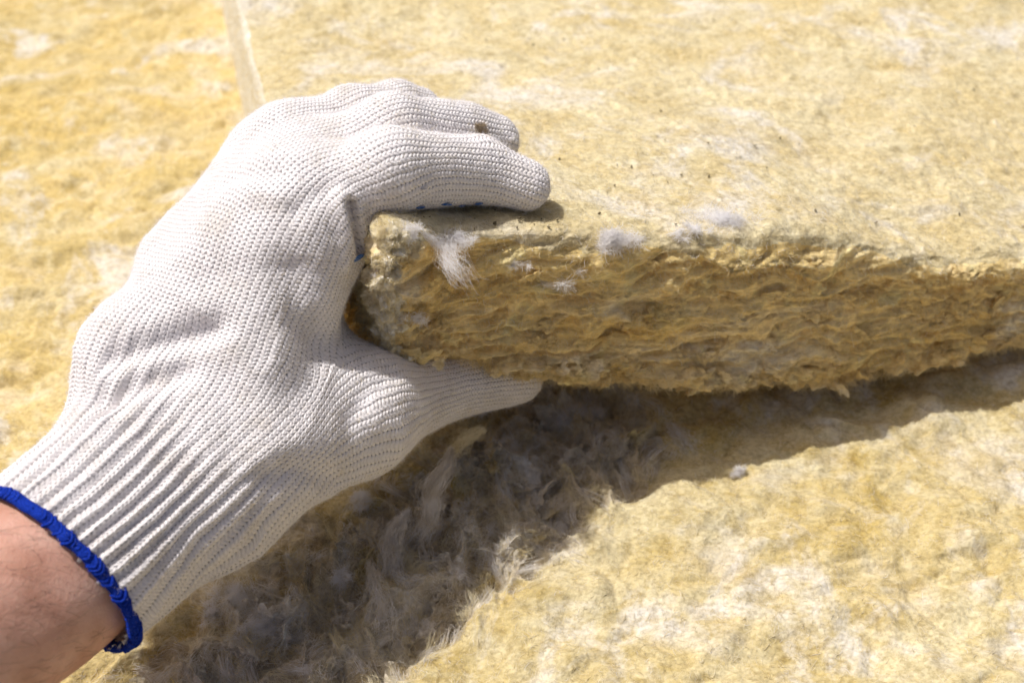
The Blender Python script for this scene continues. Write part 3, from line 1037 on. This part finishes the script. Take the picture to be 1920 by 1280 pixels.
def build_person():
    # forearm: one continuous skin surface that runs into the glove
    ax = unit(np.array([-.62, -.74, .22]))
    start = CUFF0 + CUFF_AX * .03
    pts, rad = [], []
    knots = [(start, .024), (CUFF0 + CUFF_AX * .01, .0242), (CUFF0, .0254), (CUFF0 + ax * .03, .0288), (CUFF0 + ax * .08, .036), (CUFF0 + ax * .15, .043), (CUFF0 + ax * .22, .047), (CUFF0 + ax * .34, .050)]
    kp = np.array([k[0] for k in knots]); kr = np.array([k[1] for k in knots])
    s = np.concatenate([[0], np.cumsum(np.linalg.norm(np.diff(kp, axis=0), axis=1))])
    tt = np.linspace(0, s[-1], 190)
    C = np.stack([np.interp(tt, s, kp[:, k]) for k in range(3)], 1)
    for _ in range(14):
        C[1:-1] = (C[:-2] + C[1:-1] * 2 + C[2:]) / 4
    rr = np.interp(tt, s, kr)
    for _ in range(30):
        rr[1:-1] = (rr[:-2] + rr[1:-1] * 2 + rr[2:]) / 4
    rr[-3:] = rr[-4] * np.array([.9, .6, .02])
    T = unit(np.gradient(C, axis=0))
    ref = SIDE
    A = unit(ref - T * (T @ ref)[:, None]); B = np.cross(T, A)
    nph = 128
    ph = np.linspace(0, 2 * np.pi, nph, endpoint=False)
    V = C[:, None] + (A[:, None] * np.cos(ph)[None, :, None] * 1.13 + B[:, None] * np.sin(ph)[None, :, None] * .93) * rr[:, None, None]
    V = V.reshape(-1, 3)
    nn = unit((V.reshape(len(tt), nph, 3) - C[:, None]).reshape(-1, 3))
    V = V + nn * (.0012 * noise(V, 24, 61) + .0004 * noise(V, 80, 62) + .00008 * noise(V, 420, 63))[:, None]
    i = np.arange(len(tt) - 1)[:, None]; j = np.arange(nph)[None, :]
    a = i * nph + j; b = i * nph + (j + 1) % nph
    Fq = np.stack([a, b, b + nph, a + nph], -1).reshape(-1, 4)
    # rounded ends closed with quads strips to a small ring
    me = mesh_np('person', V, Fq)
    o = link('person', me, M_SKIN)
    tag(o, 'person at lower left, bare hairy forearm, knitted glove gripping the raised slab corner', 'person')
    # fine arm hairs
    sel = rng.integers(0, len(V), 5200)
    p = V[sel]; n_ = nn[sel]
    keep = ((p - CUFF0) @ ax > .003) & in_view(p, 60) & (n_ @ np.array([0, -.7, .7]) > -.2)
    p, n_ = p[keep][:210], n_[keep][:210]
    p = p + rng.normal(0, .0008, p.shape)
    p -= n_ * .0006
    flow = np.tile(unit(SIDE * .8 + CUFF_AX * .7), (len(p), 1))
    d = flow + rng.normal(0, .28, p.shape); 
    L = rng.uniform(.004, .011, len(p))
    hp = np.zeros((len(p), 6, 3)); q = p.copy(); hp[:, 0] = q
    d = unit(d - n_ * (d * n_).sum(1, keepdims=True) + n_ * .3)
    cr = rng.normal(0, .12, p.shape)
    for k in range(1, 6):
        q = q + d * (L / 5)[:, None]; hp[:, k] = q
        d = unit(d + cr - n_ * .09)
    fibres('arm_hair', hp, .000034, M_HAIR, o)
    return o


def cuff_ring(radius_fn, off_ax, nph=420):
    ph = np.linspace(0, 2 * np.pi, nph, endpoint=False)
    B = np.cross(CUFF_AX, SIDE)
    out = []
    for a in ph:
        d = SIDE * math.cos(a) + B * math.sin(a)
        # march the glove surface outward
        lo_, hi_ = .01, .06
        c = CUFF0 + CUFF_AX * max(off_ax, .0015)
        for _ in range(22):
            m_ = .5 * (lo_ + hi_)
            if hand_sdf((c + d * m_)[None])[0] < 0:
                lo_ = m_
            else:
                hi_ = m_
        out.append(CUFF0 + CUFF_AX * off_ax + d * (lo_ + radius_fn))
    return ph, np.array(out)


def build_cuff_trim(parent):
    ph, C = cuff_ring(.0011, .0008, 900)
    n = len(C)
    T = unit(np.roll(C, -1, 0) - np.roll(C, 1, 0))
    O = unit(C - C.mean(0)); O = unit(O - T * (O * T).sum(1, keepdims=True))
    X = np.cross(T, O)
    s = np.arange(n) / n
    k = 14
    wob = .0006 * noise(C, 120, 71) + .0005 * noise(C, 300, 72)
    C = C + X * (.0006 * noise(C, 90, 73))[:, None] + O * wob[:, None]
    # core ring
    th = np.linspace(0, 2 * np.pi, k, endpoint=False)
    rad = .0017 + .0003 * noise(C, 200, 74)
    V = C[:, None] + (O[:, None] * np.cos(th)[None, :, None] * .85 + X[:, None] * np.sin(th)[None, :, None] * 1.15) * rad[:, None, None]
    i = np.arange(n)[:, None]; j = np.arange(k)[None, :]
    a = i * k + j; b = i * k + (j + 1) % k; c = ((i + 1) % n) * k
    Fq = np.stack([a, c + j, c + (j + 1) % k, b], -1).reshape(-1, 4)
    me = mesh_np('cuff_trim', V.reshape(-1, 3), Fq)
    o = link('cuff_trim', me, M_BLUE, parent)
    # overlock loops of thick blue yarn wound round the core: one long spiral strand
    turns = 130
    m = turns * 26
    t = np.arange(m) / m
    fi = t * n
    i0 = np.floor(fi).astype(int) % n; i1 = (i0 + 1) % n; f = (fi - np.floor(fi))[:, None]
    Cc = C[i0] * (1 - f) + C[i1] * f; Oc = unit(O[i0] * (1 - f) + O[i1] * f); Xc = np.cross(unit(T[i0]), Oc)
    al = 2 * np.pi * turns * t + 2.0 * noise(Cc, 330, 75)
    ra = .0013 + .0008 * noise(Cc, 420, 76)
    path = Cc + Oc * (np.cos(al) * ra * .95)[:, None] + Xc * (np.sin(al) * ra * 1.3)[:, None] + unit(T[i0]) * (.0010 * np.sin(al * 2 + 1) * 1)[:, None]
    PT = unit(np.roll(path, -1, 0) - np.roll(path, 1, 0))
    r0 = unit(path - Cc); r0 = unit(r0 - PT * (r0 * PT).sum(1, keepdims=True)); r1 = np.cross(PT, r0)
    kk = 7
    th = np.linspace(0, 2 * np.pi, kk, endpoint=False)
    yr = .00046 + .00018 * noise(path, 1100, 77)
    V = path[:, None] + (r0[:, None] * np.cos(th)[None, :, None] + r1[:, None] * np.sin(th)[None, :, None]) * yr[:, None, None]
    i = np.arange(m)[:, None]; j = np.arange(kk)[None, :]
    a = i * kk + j; b = i * kk + (j + 1) % kk; c = ((i + 1) % m) * kk
    Fq = np.stack([a, c + j, c + (j + 1) % kk, b], -1).reshape(-1, 4)
    me = mesh_np('overlock_yarn', V.reshape(-1, 3), Fq)
    me.materials.append(M_BLUE)
    oy = bpy.data.objects.new('overlock_yarn', me); COL.objects.link(oy); oy.parent = parent
    p, nn = scatter(me, 5000)
    fibres('blue_fuzz', curly(p, nn, rng.uniform(.0005, .0016, len(p)), np.full(len(p), .5), 4, 1.5), .00003, F_BLUE, parent)
    return o


def build_dots(parent, PN):
    P, N = PN
    n = 12
    th = np.linspace(0, 2 * np.pi, n, endpoint=False)
    rings = [(1.0, 0.0), (.9, .45), (.6, .8), (.25, .97)]
    V = [np.array([0, 0, 1.])]
    for r, z in rings:
        for t_ in th:
            V.append(np.array([math.cos(t_) * r, math.sin(t_) * r, z]))
    V = np.array(V)
    me = bpy.data.meshes.new('grip_dot')
    fs = []
    for k in range(len(rings) - 1):
        for j in range(n):
            a = 1 + k * n + j; b = 1 + k * n + (j + 1) % n
            fs.append((a, b, b + n, a + n))
    for j in range(n):
        fs.append((1 + 3 * n + j, 1 + 3 * n + (j + 1) % n, 0))
    me.from_pydata([tuple(v) for v in V], [], fs)
    me.polygons.foreach_set('use_smooth', np.ones(len(fs), bool))
    me.materials.append(M_DOT)
    # measured dots along the underside of the index finger and the finger root
    spots = [(670, 484), (788, 388), (838, 382), (866, 386), (897, 381)]
    me_g = parent.data
    P = np.empty(len(me_g.vertices) * 3, np.float32); me_g.vertices.foreach_get('co', P); P = P.reshape(-1, 3).astype(float)
    N = np.empty(len(P) * 3, np.float32); me_g.vertex_normals.foreach_get('vector', N); N = N.reshape(-1, 3).astype(float)
    X, Y, D = project(P)
    for q in spots:
        k = np.argmin(np.hypot(X - q[0], Y - q[1]) + (D - .38).clip(0) * 400 + 30 * (N[:, 1] > 0))
        nrm = Vector(unit(N[k] * .6 + np.array([0, -.4, -.4]))); pos = Vector(P[k] + N[k] * .0002)
        o = bpy.data.objects.new('grip_dot', me)
        COL.objects.link(o)
        o.parent = parent
        o.rotation_mode = 'QUATERNION'
        o.rotation_quaternion = nrm.to_track_quat('Z', 'Y')
        o.location = pos
        q_ = 1.5 if q[0] < 700 else rng.uniform(.7, 1.2)
        o.scale = (.0019 * q_, .0011 * q_, .0005)


# ------------------------------------------------------------------ loose tufts and strands
def bundle(name, path, n, spread, fr, mat, parent=None, tip=.5, frizz=.0006, seg=18):
    """a lock of wool: several sub-locks wandering along a path, fuller in the middle"""
    path = np.array(path)
    s = np.concatenate([[0], np.cumsum(np.linalg.norm(np.diff(path, axis=0), axis=1))])
    L = s[-1]
    u = np.linspace(0, 1, seg)
    C = np.stack([np.interp(u * L, s, path[:, k]) for k in range(3)], 1)
    for _ in range(3):
        C[1:-1] = (C[:-2] + 2 * C[1:-1] + C[2:]) / 4
    env = spread * (.12 + .88 * np.sin(np.pi * np.clip(u * .9 + .05, 0, 1)) ** 1.3) * (1 - (1 - tip) * u)
    nl = max(4, n // 55)
    offs = rng.normal(size=(nl, 1, 3)) * .42 + np.cumsum(rng.normal(size=(nl, seg, 3)), 1) * .11
    lk = rng.integers(0, nl, n)
    pts = C[None] + (offs[lk] + rng.normal(size=(n, 1, 3)) * .10) * env[None, :, None]
    pts = pts + np.cumsum(rng.normal(size=(n, seg, 3)) * frizz * .5, axis=1) + rng.normal(size=(n, seg, 3)) * frizz * .25
    a = rng.uniform(-.1, .75, n).clip(0, 1); b = (a + rng.uniform(.15, .5, n)).clip(0, 1)
    out = np.zeros((n, 10, 3)); v = np.linspace(0, 1, 10)
    for i in range(n):
        w_ = a[i] + (b[i] - a[i]) * v
        for k in range(3):
            out[i, :, k] = np.interp(w_, u, pts[i, :, k])
    return fibres(name, out, fr, mat, parent, None)


def tuft(name, c, size, n, mat, parent, fr=.00003, tall=1.0):
    """a fluff of wool: small locks scattered round a centre, thinning outwards"""
    nl = max(6, n // 28)
    size = np.asarray(size, float)
    cen = c + rng.normal(size=(nl, 3)) * size * .42
    dirs = unit(rng.normal(size=(nl, 3)) * (size / size.max()) + np.array([.3, 0, 0]))
    lk = rng.integers(0, nl, n)
    root = cen[lk] + rng.normal(size=(n, 3)) * size.min() * .16
    d = unit(dirs[lk] + rng.normal(size=(n, 3)) * .45)
    L = rng.uniform(.35, 1.1, n) * size.mean() * 1.3
    nn = unit(root - c + 1e-6)
    pts = np.zeros((n, 7, 3)); q = root - d * (L / 2)[:, None]
    ax = unit(rng.normal(size=(nl, 3)))[lk]; cv = rng.normal(0, 1.6, nl)[lk]
    for i in range(7):
        pts[:, i] = q
        q = q + d * (L / 6)[:, None]
        d = unit(d + np.cross(ax, d) * (cv / 6)[:, None] + rng.normal(size=(n, 3)) * .22)
    return fibres(name, pts, fr, mat, parent, None)


def flakes(name, cen, nrm, size, stretch, mat, parent, seed=0, curl=.5, nr=9, nt=34, thick=.10):
    """torn leaves of felted wool: ragged curled discs with thickness, all in one mesh"""
    n = len(cen)
    r = np.linspace(0, 1, nr) ** .8
    th = np.linspace(0, 2 * np.pi, nt, endpoint=False)
    V, Fq = [], []
    i = np.arange(nr - 1)[:, None]; j = np.arange(nt)[None, :]
    a = i * nt + j; b = i * nt + (j + 1) % nt
    f0 = np.stack([a, b, b + nt, a + nt], -1).reshape(-1, 4)
    for k in range(n):
        z = unit(nrm[k]); x = unit(stretch[k] - z * (stretch[k] @ z)); y = np.cross(z, x)
        off = rng.uniform(0, 50, 3)
        ct, st = np.cos(th), np.sin(th)
        q = np.stack([ct, st, np.zeros(nt)], 1)
        rr = 1 + .45 * noise(q + off, 1.1) + .35 * noise(q + off, 3.1) + .22 * noise(q + off, 8)
        X = (r[:, None] * ct * rr * 1.45).ravel(); Y = (r[:, None] * st * rr * .8).ravel()
        R2 = np.repeat(r, nt)
        Q = np.stack([X, Y, np.zeros(nr * nt)], 1)
        H = curl * (X * X * rng.uniform(-.4, .6) + Y * Y * rng.uniform(-.2, .9)) + .30 * noise(Q + off, 1.6) + .16 * noise(Q + off, 4) + .07 * noise(Q + off, 10)
        t_ = thick * (1 - R2 ** 3) + .012 + .03 * noise(Q + off, 6)
        for sg in (1, -1):
            L = np.stack([X, Y, H + sg * t_], 1) * size[k]
            V.append(cen[k] + L[:, 0:1] * x + L[:, 1:2] * y + L[:, 2:3] * z)
            Fq.append((f0 if sg > 0 else f0[:, ::-1]) + (len(V) - 1) * nr * nt)
        # close the rim
        base = (len(V) - 2) * nr * nt + (nr - 1) * nt; b2 = base + nr * nt
        jj = np.arange(nt)
        Fq.append(np.stack([base + jj, b2 + jj, b2 + (jj + 1) % nt, base + (jj + 1) % nt], 1)[:, ::-1])
    me = mesh_np(name, np.concatenate(V), np.concatenate(Fq))
    o = link(name, me, mat, parent)
    o['kind'] = 'stuff'
    return o


low = build_lower_slab()
top = build_lifted_slab()
person = build_person()
glove, PN = build_glove(person)
build_cuff_trim(glove)
build_dots(glove, PN)


def verts_of(o):
    me = o.data
    v = np.empty(len(me.vertices) * 3, np.float32); me.vertices.foreach_get('co', v)
    return v.reshape(-1, 3).astype(float)


S_LOW, S_TOP, S_GLOVE = Snap(verts_of(low)), Snap(verts_of(top)), Snap(verts_of(glove))
UP = np.array([0, -.3, .9])
# white tufts clinging to the upper slab
for px, py, sz, n, m in ((1150, 450, (.0085, .004, .0045), 2600, F_WHITE), (1350, 412, (.011, .006, .004), 2200, F_WHITE), (1290, 432, (.006, .004, .003), 900, F_WHITE),
                         (850, 455, (.006, .003, .004), 1500, F_WHITE), (760, 440, (.005, .003, .004), 1200, F_WHITE), (775, 605, (.006, .002, .003), 900, F_WHITE),
                         
                         (970, 500, (.006, .002, .0022), 400, F_WHITE), (1050, 535, (.010, .002, .003), 500, F_WHITE)):
    tuft('wool_tuft', S_TOP(px, py) + UP * .0002, np.array(sz) * np.array([1.35, 1.1, .8]), int(n * .6), m, top, .00004)
bundle('wool_wisp', [S_TOP(800, 440) + UP * .002, S_TOP(830, 480) + UP * .004, at(848, 500, .372), at(862, 512, .373), at(874, 530, .374)], 420, .0034, .00003, F_WHITE, top, .5, .0011)
tuft('wool_tuft', at(822, 682, .398), (.0018, .0018, .0018), 700, F_CREAM, top)
# frayed pale rim of the lifted corner
for k in range(26):
    py = 440 + k * 9.0 + rng.normal() * 3
    px = 722 + rng.normal() * 5 - (8 if 520 < py < 620 else 0)
    tuft('corner_fray', S_TOP(px, py) + UP * .0006, (.0026, .0018, .0026), 190, F_CREAM if rng.random() < .75 else F_WHITE, top, .00003)['kind'] = 'stuff'
# ragged flakes hanging from the lower rim
fl = []
for px in np.arange(880, 1920, 7):
    b = S_TOP(px + rng.normal() * 3, np.interp(px, [716, 860, 1000, 1350, 1600, 1800, 1920], [664, 676, 708, 728, 716, 668, 645]) - 6)
    n = 30
    r0 = b + rng.normal(0, .0012, (n, 3))
    d = np.tile(unit(np.array([rng.normal() * .7, -.3, -.8])), (n, 1))
    fl.append(curly(r0, d, rng.uniform(.002, .006, n), np.full(n, 1.2), 6, 1.2))
fl = np.concatenate(fl)
fibres('rim_fibre', fl, .00004, F_EDGE, top)
# tufts and twisted strands of the torn patch in the shade
for px, py, sz, n, m in ((440, 1120, (.010, .008, .006), 3200, F_WHITE), (480, 1165, (.006, .006, .004), 1200, F_WHITE), (400, 1150, (.005, .005, .004), 1000, F_WHITE),
                         (560, 1050, (.006, .005, .004), 900, F_CREAM), (680, 945, (.004, .004, .006), 1200, F_WHITE), (640, 1085, (.005, .004, .004), 700, F_WHITE),
                         (1100, 770, (.012, .006, .004), 1600, F_WHITE), (900, 770, (.008, .005, .004), 1200, F_WHITE), (1385, 880, (.0035, .002, .003), 1000, F_WHITE),
                         (1060, 985, (.006, .005, .003), 900, F_WHITE), (300, 1180, (.006, .005, .004), 900, F_CREAM), (760, 1050, (.006, .005, .005), 900, F_CREAM),
):
    tuft('wool_tuft', S_LOW(px, py) + np.array([0, 0, .0005]), sz, int(n * .7), m, low, .00004)
STR = [([(908, 792), (870, 812), (842, 838)], (.030, .024, .018), 500, .0035, F_CREAM, .3), ([(846, 828), (838, 870), (806, 905), (812, 950), (782, 1000)], (.028, .028, .022, .015, .004), 1000, .0050, F_GREY, .8),
       ([(765, 945), (748, 975), (735, 1010), (728, 1060)], (.016, .014, .008, .002), 1100, .0075, F_GREY, .8),
       ([(690, 1040), (700, 1080), (722, 1120), (720, 1165)], (.008, .008, .006, .002), 300, .0028, F_GREY, .6),
       ([(1250, 780), (1280, 810), (1300, 840)], (.006, .006, .002), 250, .003, F_GREY, .5)]
for line, zs, n, sp, m, tip in STR:
    path = [at_z(px, py, GZ + z) for (px, py), z in zip(line, zs)]
    bundle('wool_strand', path - np.array([0, 0, .004]), int(n * .6), sp * .55, .000045, m, low, tip, .0012)
# small wisps all over the torn patch
ws = []
for k in range(700):
    while True:
        x, y = rng.uniform(-.15, .09), rng.uniform(.14, .34)
        if torn_mask(np.array([x]), np.array([y]))[0] > .35:
            break
    b = np.array([x, y, ground_height(np.array([[x, y, 0.]]))[0] + GZ])
    d = unit(np.array([rng.normal(), rng.normal(), rng.uniform(.1, 1.0)]))
    n = 36
    r0 = b + rng.normal(0, .0012, (n, 3))
    L = rng.uniform(.6, 1, n) * rng.uniform(.005, .016)
    pp = np.zeros((n, 8, 3)); q = r0; dd = np.tile(d, (n, 1)); cv = rng.normal(0, .6, 3)
    for i in range(8):
        pp[:, i] = q; q = q + dd * (L / 7)[:, None]; dd = unit(dd + cv * .5 + rng.normal(0, .13, (n, 3)) - np.array([0, 0, .05]))
    ws.append(pp)
ws = np.concatenate(ws)
hf = len(ws) // 2
fibres('torn_wisp', ws[:hf:2], .00005, F_CREAM, low)
fibres('torn_wisp', ws[hf::2], .00005, F_GREY, low)
fibres('torn_wisp', ws[hf + 1::4], .00004, F_WHITE, low)
# torn leaves of felted wool standing in the patch
def torn_points(n, lim):
    out = []
    while len(out) < n:
        x, y = rng.uniform(-.15, .10), rng.uniform(.14, .335)
        if torn_mask(np.array([x]), np.array([y]))[0] > lim:
            out.append((x, y, ground_height(np.array([[x, y, 0.]]))[0] + GZ))
    return np.array(out)


for mat, n, fm in ((M_TORN_SHADE, 60, F_GREY), (M_LOW, 26, F_CREAM), (M_PALE, 16, F_WHITE)):
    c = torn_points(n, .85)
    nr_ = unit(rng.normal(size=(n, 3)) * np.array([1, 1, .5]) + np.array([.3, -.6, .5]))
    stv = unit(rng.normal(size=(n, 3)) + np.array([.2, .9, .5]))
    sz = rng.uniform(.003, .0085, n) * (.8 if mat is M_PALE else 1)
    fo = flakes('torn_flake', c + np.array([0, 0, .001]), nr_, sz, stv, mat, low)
    p, nn = scatter(fo.data, n * 200)
    fibres('torn_fibre', curly(p, nn, rng.uniform(.002, .009, len(p)), np.abs(rng.normal(.1, .3, len(p))), 6, 1.6), rng.uniform(.00003, .00007, len(p)), fm, low)
# ragged leaves along the lower rim and the left corner of the cut edge
cx = np.sort(rng.uniform(735, 1900, 64))
cy = np.interp(cx, [716, 860, 1000, 1350, 1600, 1800, 1920], [664, 676, 708, 728, 716, 668, 645])
c = np.array([S_TOP(a_, b_ - rng.uniform(4, 26)) for a_, b_ in zip(cx, cy)])
n = len(c)
fo = flakes('rim_flake', c + np.array([0, .001, -.001]), unit(rng.normal(size=(n, 3)) * .45 + np.array([-.1, -.8, .55])), rng.uniform(.0028, .0064, n), np.tile([1., .1, 0.], (n, 1)) + rng.normal(0, .3, (n, 3)), M_EDGE, top, curl=.25, thick=.28)
p, nn = scatter(fo.data, 34000)
fibres('rim_fibre', curly(p, nn, rng.uniform(.001, .0035, len(p)), np.abs(rng.normal(.1, .4, len(p))), 5, 1.5), rng.uniform(.00002, .00005, len(p)), F_EDGE, top)
NC = 34
cy = np.linspace(432, 660, NC); cx = 724 + rng.normal(0, 8, NC) + 14 * (cy < 470)
c = np.array([S_TOP(a_, b_) for a_, b_ in zip(cx, cy)])
fo = flakes('corner_flake', c + np.array([0, -.0022, 0]), unit(rng.normal(size=(NC, 3)) * .5 + np.array([-.6, -.6, .5])), rng.uniform(.0015, .0030, NC), rng.normal(size=(NC, 3)) + np.array([0, 0, 1.]), M_PALE, top, curl=.2, thick=.35)  # corner leaves in pale wool carry the rim's painted sunlight
p, nn = scatter(fo.data, 20000)
fibres('corner_fibre', curly(p, nn, rng.uniform(.001, .003, len(p)), np.abs(rng.normal(.2, .4, len(p))), 5, 1.5), rng.uniform(.00002, .00005, len(p)), F_CREAM, top)
# layered scales on the face of the cut edge
n = 90
cx = rng.uniform(760, 1900, n); fr_ = rng.uniform(.12, .9, n)
ty = np.interp(cx, [722, 1000, 1350, 1600, 1700, 1920], [425, 438, 447, 452, 478, 472]); by = np.interp(cx, [716, 1000, 1350, 1600, 1920], [664, 708, 728, 716, 645])
c = np.array([S_TOP(a_, b_) for a_, b_ in zip(cx, ty + (by - ty) * fr_)])
fo = flakes('layer_flake', c + np.array([0, .0012, 0]), unit(rng.normal(size=(n, 3)) * .3 + np.array([0, -.8, .5])), rng.uniform(.002, .0048, n), np.tile([1., .05, 0.], (n, 1)) + rng.normal(0, .22, (n, 3)), M_EDGE, top, curl=.2, thick=.2)
p, nn = scatter(fo.data, 26000)
fibres('layer_fibre', curly(p, nn, rng.uniform(.0012, .004, len(p)), np.abs(rng.normal(.05, .3, len(p))), 5, 1.3, np.tile([1., .05, 0.], (len(p), 1)), .5), rng.uniform(.00002, .00005, len(p)), F_EDGE, top)
# dark specks of slag
n = 60
cx = rng.uniform(760, 1900, n); cy = rng.uniform(20, 430, n)
cx[:14] = rng.normal(960, 50, 14); cy[:14] = rng.normal(412, 12, 14)
c = np.array([S_TOP(a_, b_) for a_, b_ in zip(cx, cy)]) + np.array([0, 0, .0006])
flakes('slag_speck', c, np.tile([0, -.3, 1.], (n, 1)) + rng.normal(0, .3, (n, 3)), rng.uniform(.0002, .0006, n), rng.normal(size=(n, 3)), plain_mat('slag', (.12, .09, .04)), top, nr=3, nt=7, thick=.4)
# lint and debris on the glove
tuft('brown_lint', S_GLOVE(905, 240), (.0034, .0020, .0026), 800, fibre_mat('brown_fibre', (.30, .22, .13), (.48, .38, .26)), glove)
# wool dust caught in the knit round the fingers and thumb
p, nn = scatter(glove.data, 2200, lambda c, n_: (c[:, 0] > -.062) * (n_ @ np.array([0, -.7, .7]) > -.3) * 1.0 + (c[:, 0] > -.09) * (n_ @ np.array([0, -.7, .7]) > -.3) * .15)
pts = curly(p + nn * .0004, nn, rng.uniform(.001, .0038, len(p)), np.abs(rng.normal(.1, .35, len(p))), 5, 1.8)
fibres('wool_dust', pts[:1500], .00003, F_CREAM, glove)
fibres('wool_dust', pts[1500:], .00003, F_WHITE, glove)
tuft('white_lint', S_GLOVE(800, 356), (.0022, .0008, .0008), 260, F_WHITE, glove)
tuft('white_lint', S_GLOVE(970, 262), (.0014, .0012, .0016), 300, F_WHITE, glove)

ground = mesh_np('ground', np.array([[-6, -6, -.084], [6, -6, -.084], [6, 8, -.084], [-6, 8, -.084]], float), np.array([[0, 1, 2, 3]]))
go = link('ground', ground, plain_mat('concrete', (.32, .31, .29), .9, 60, .002))
tag(go, kind='structure')
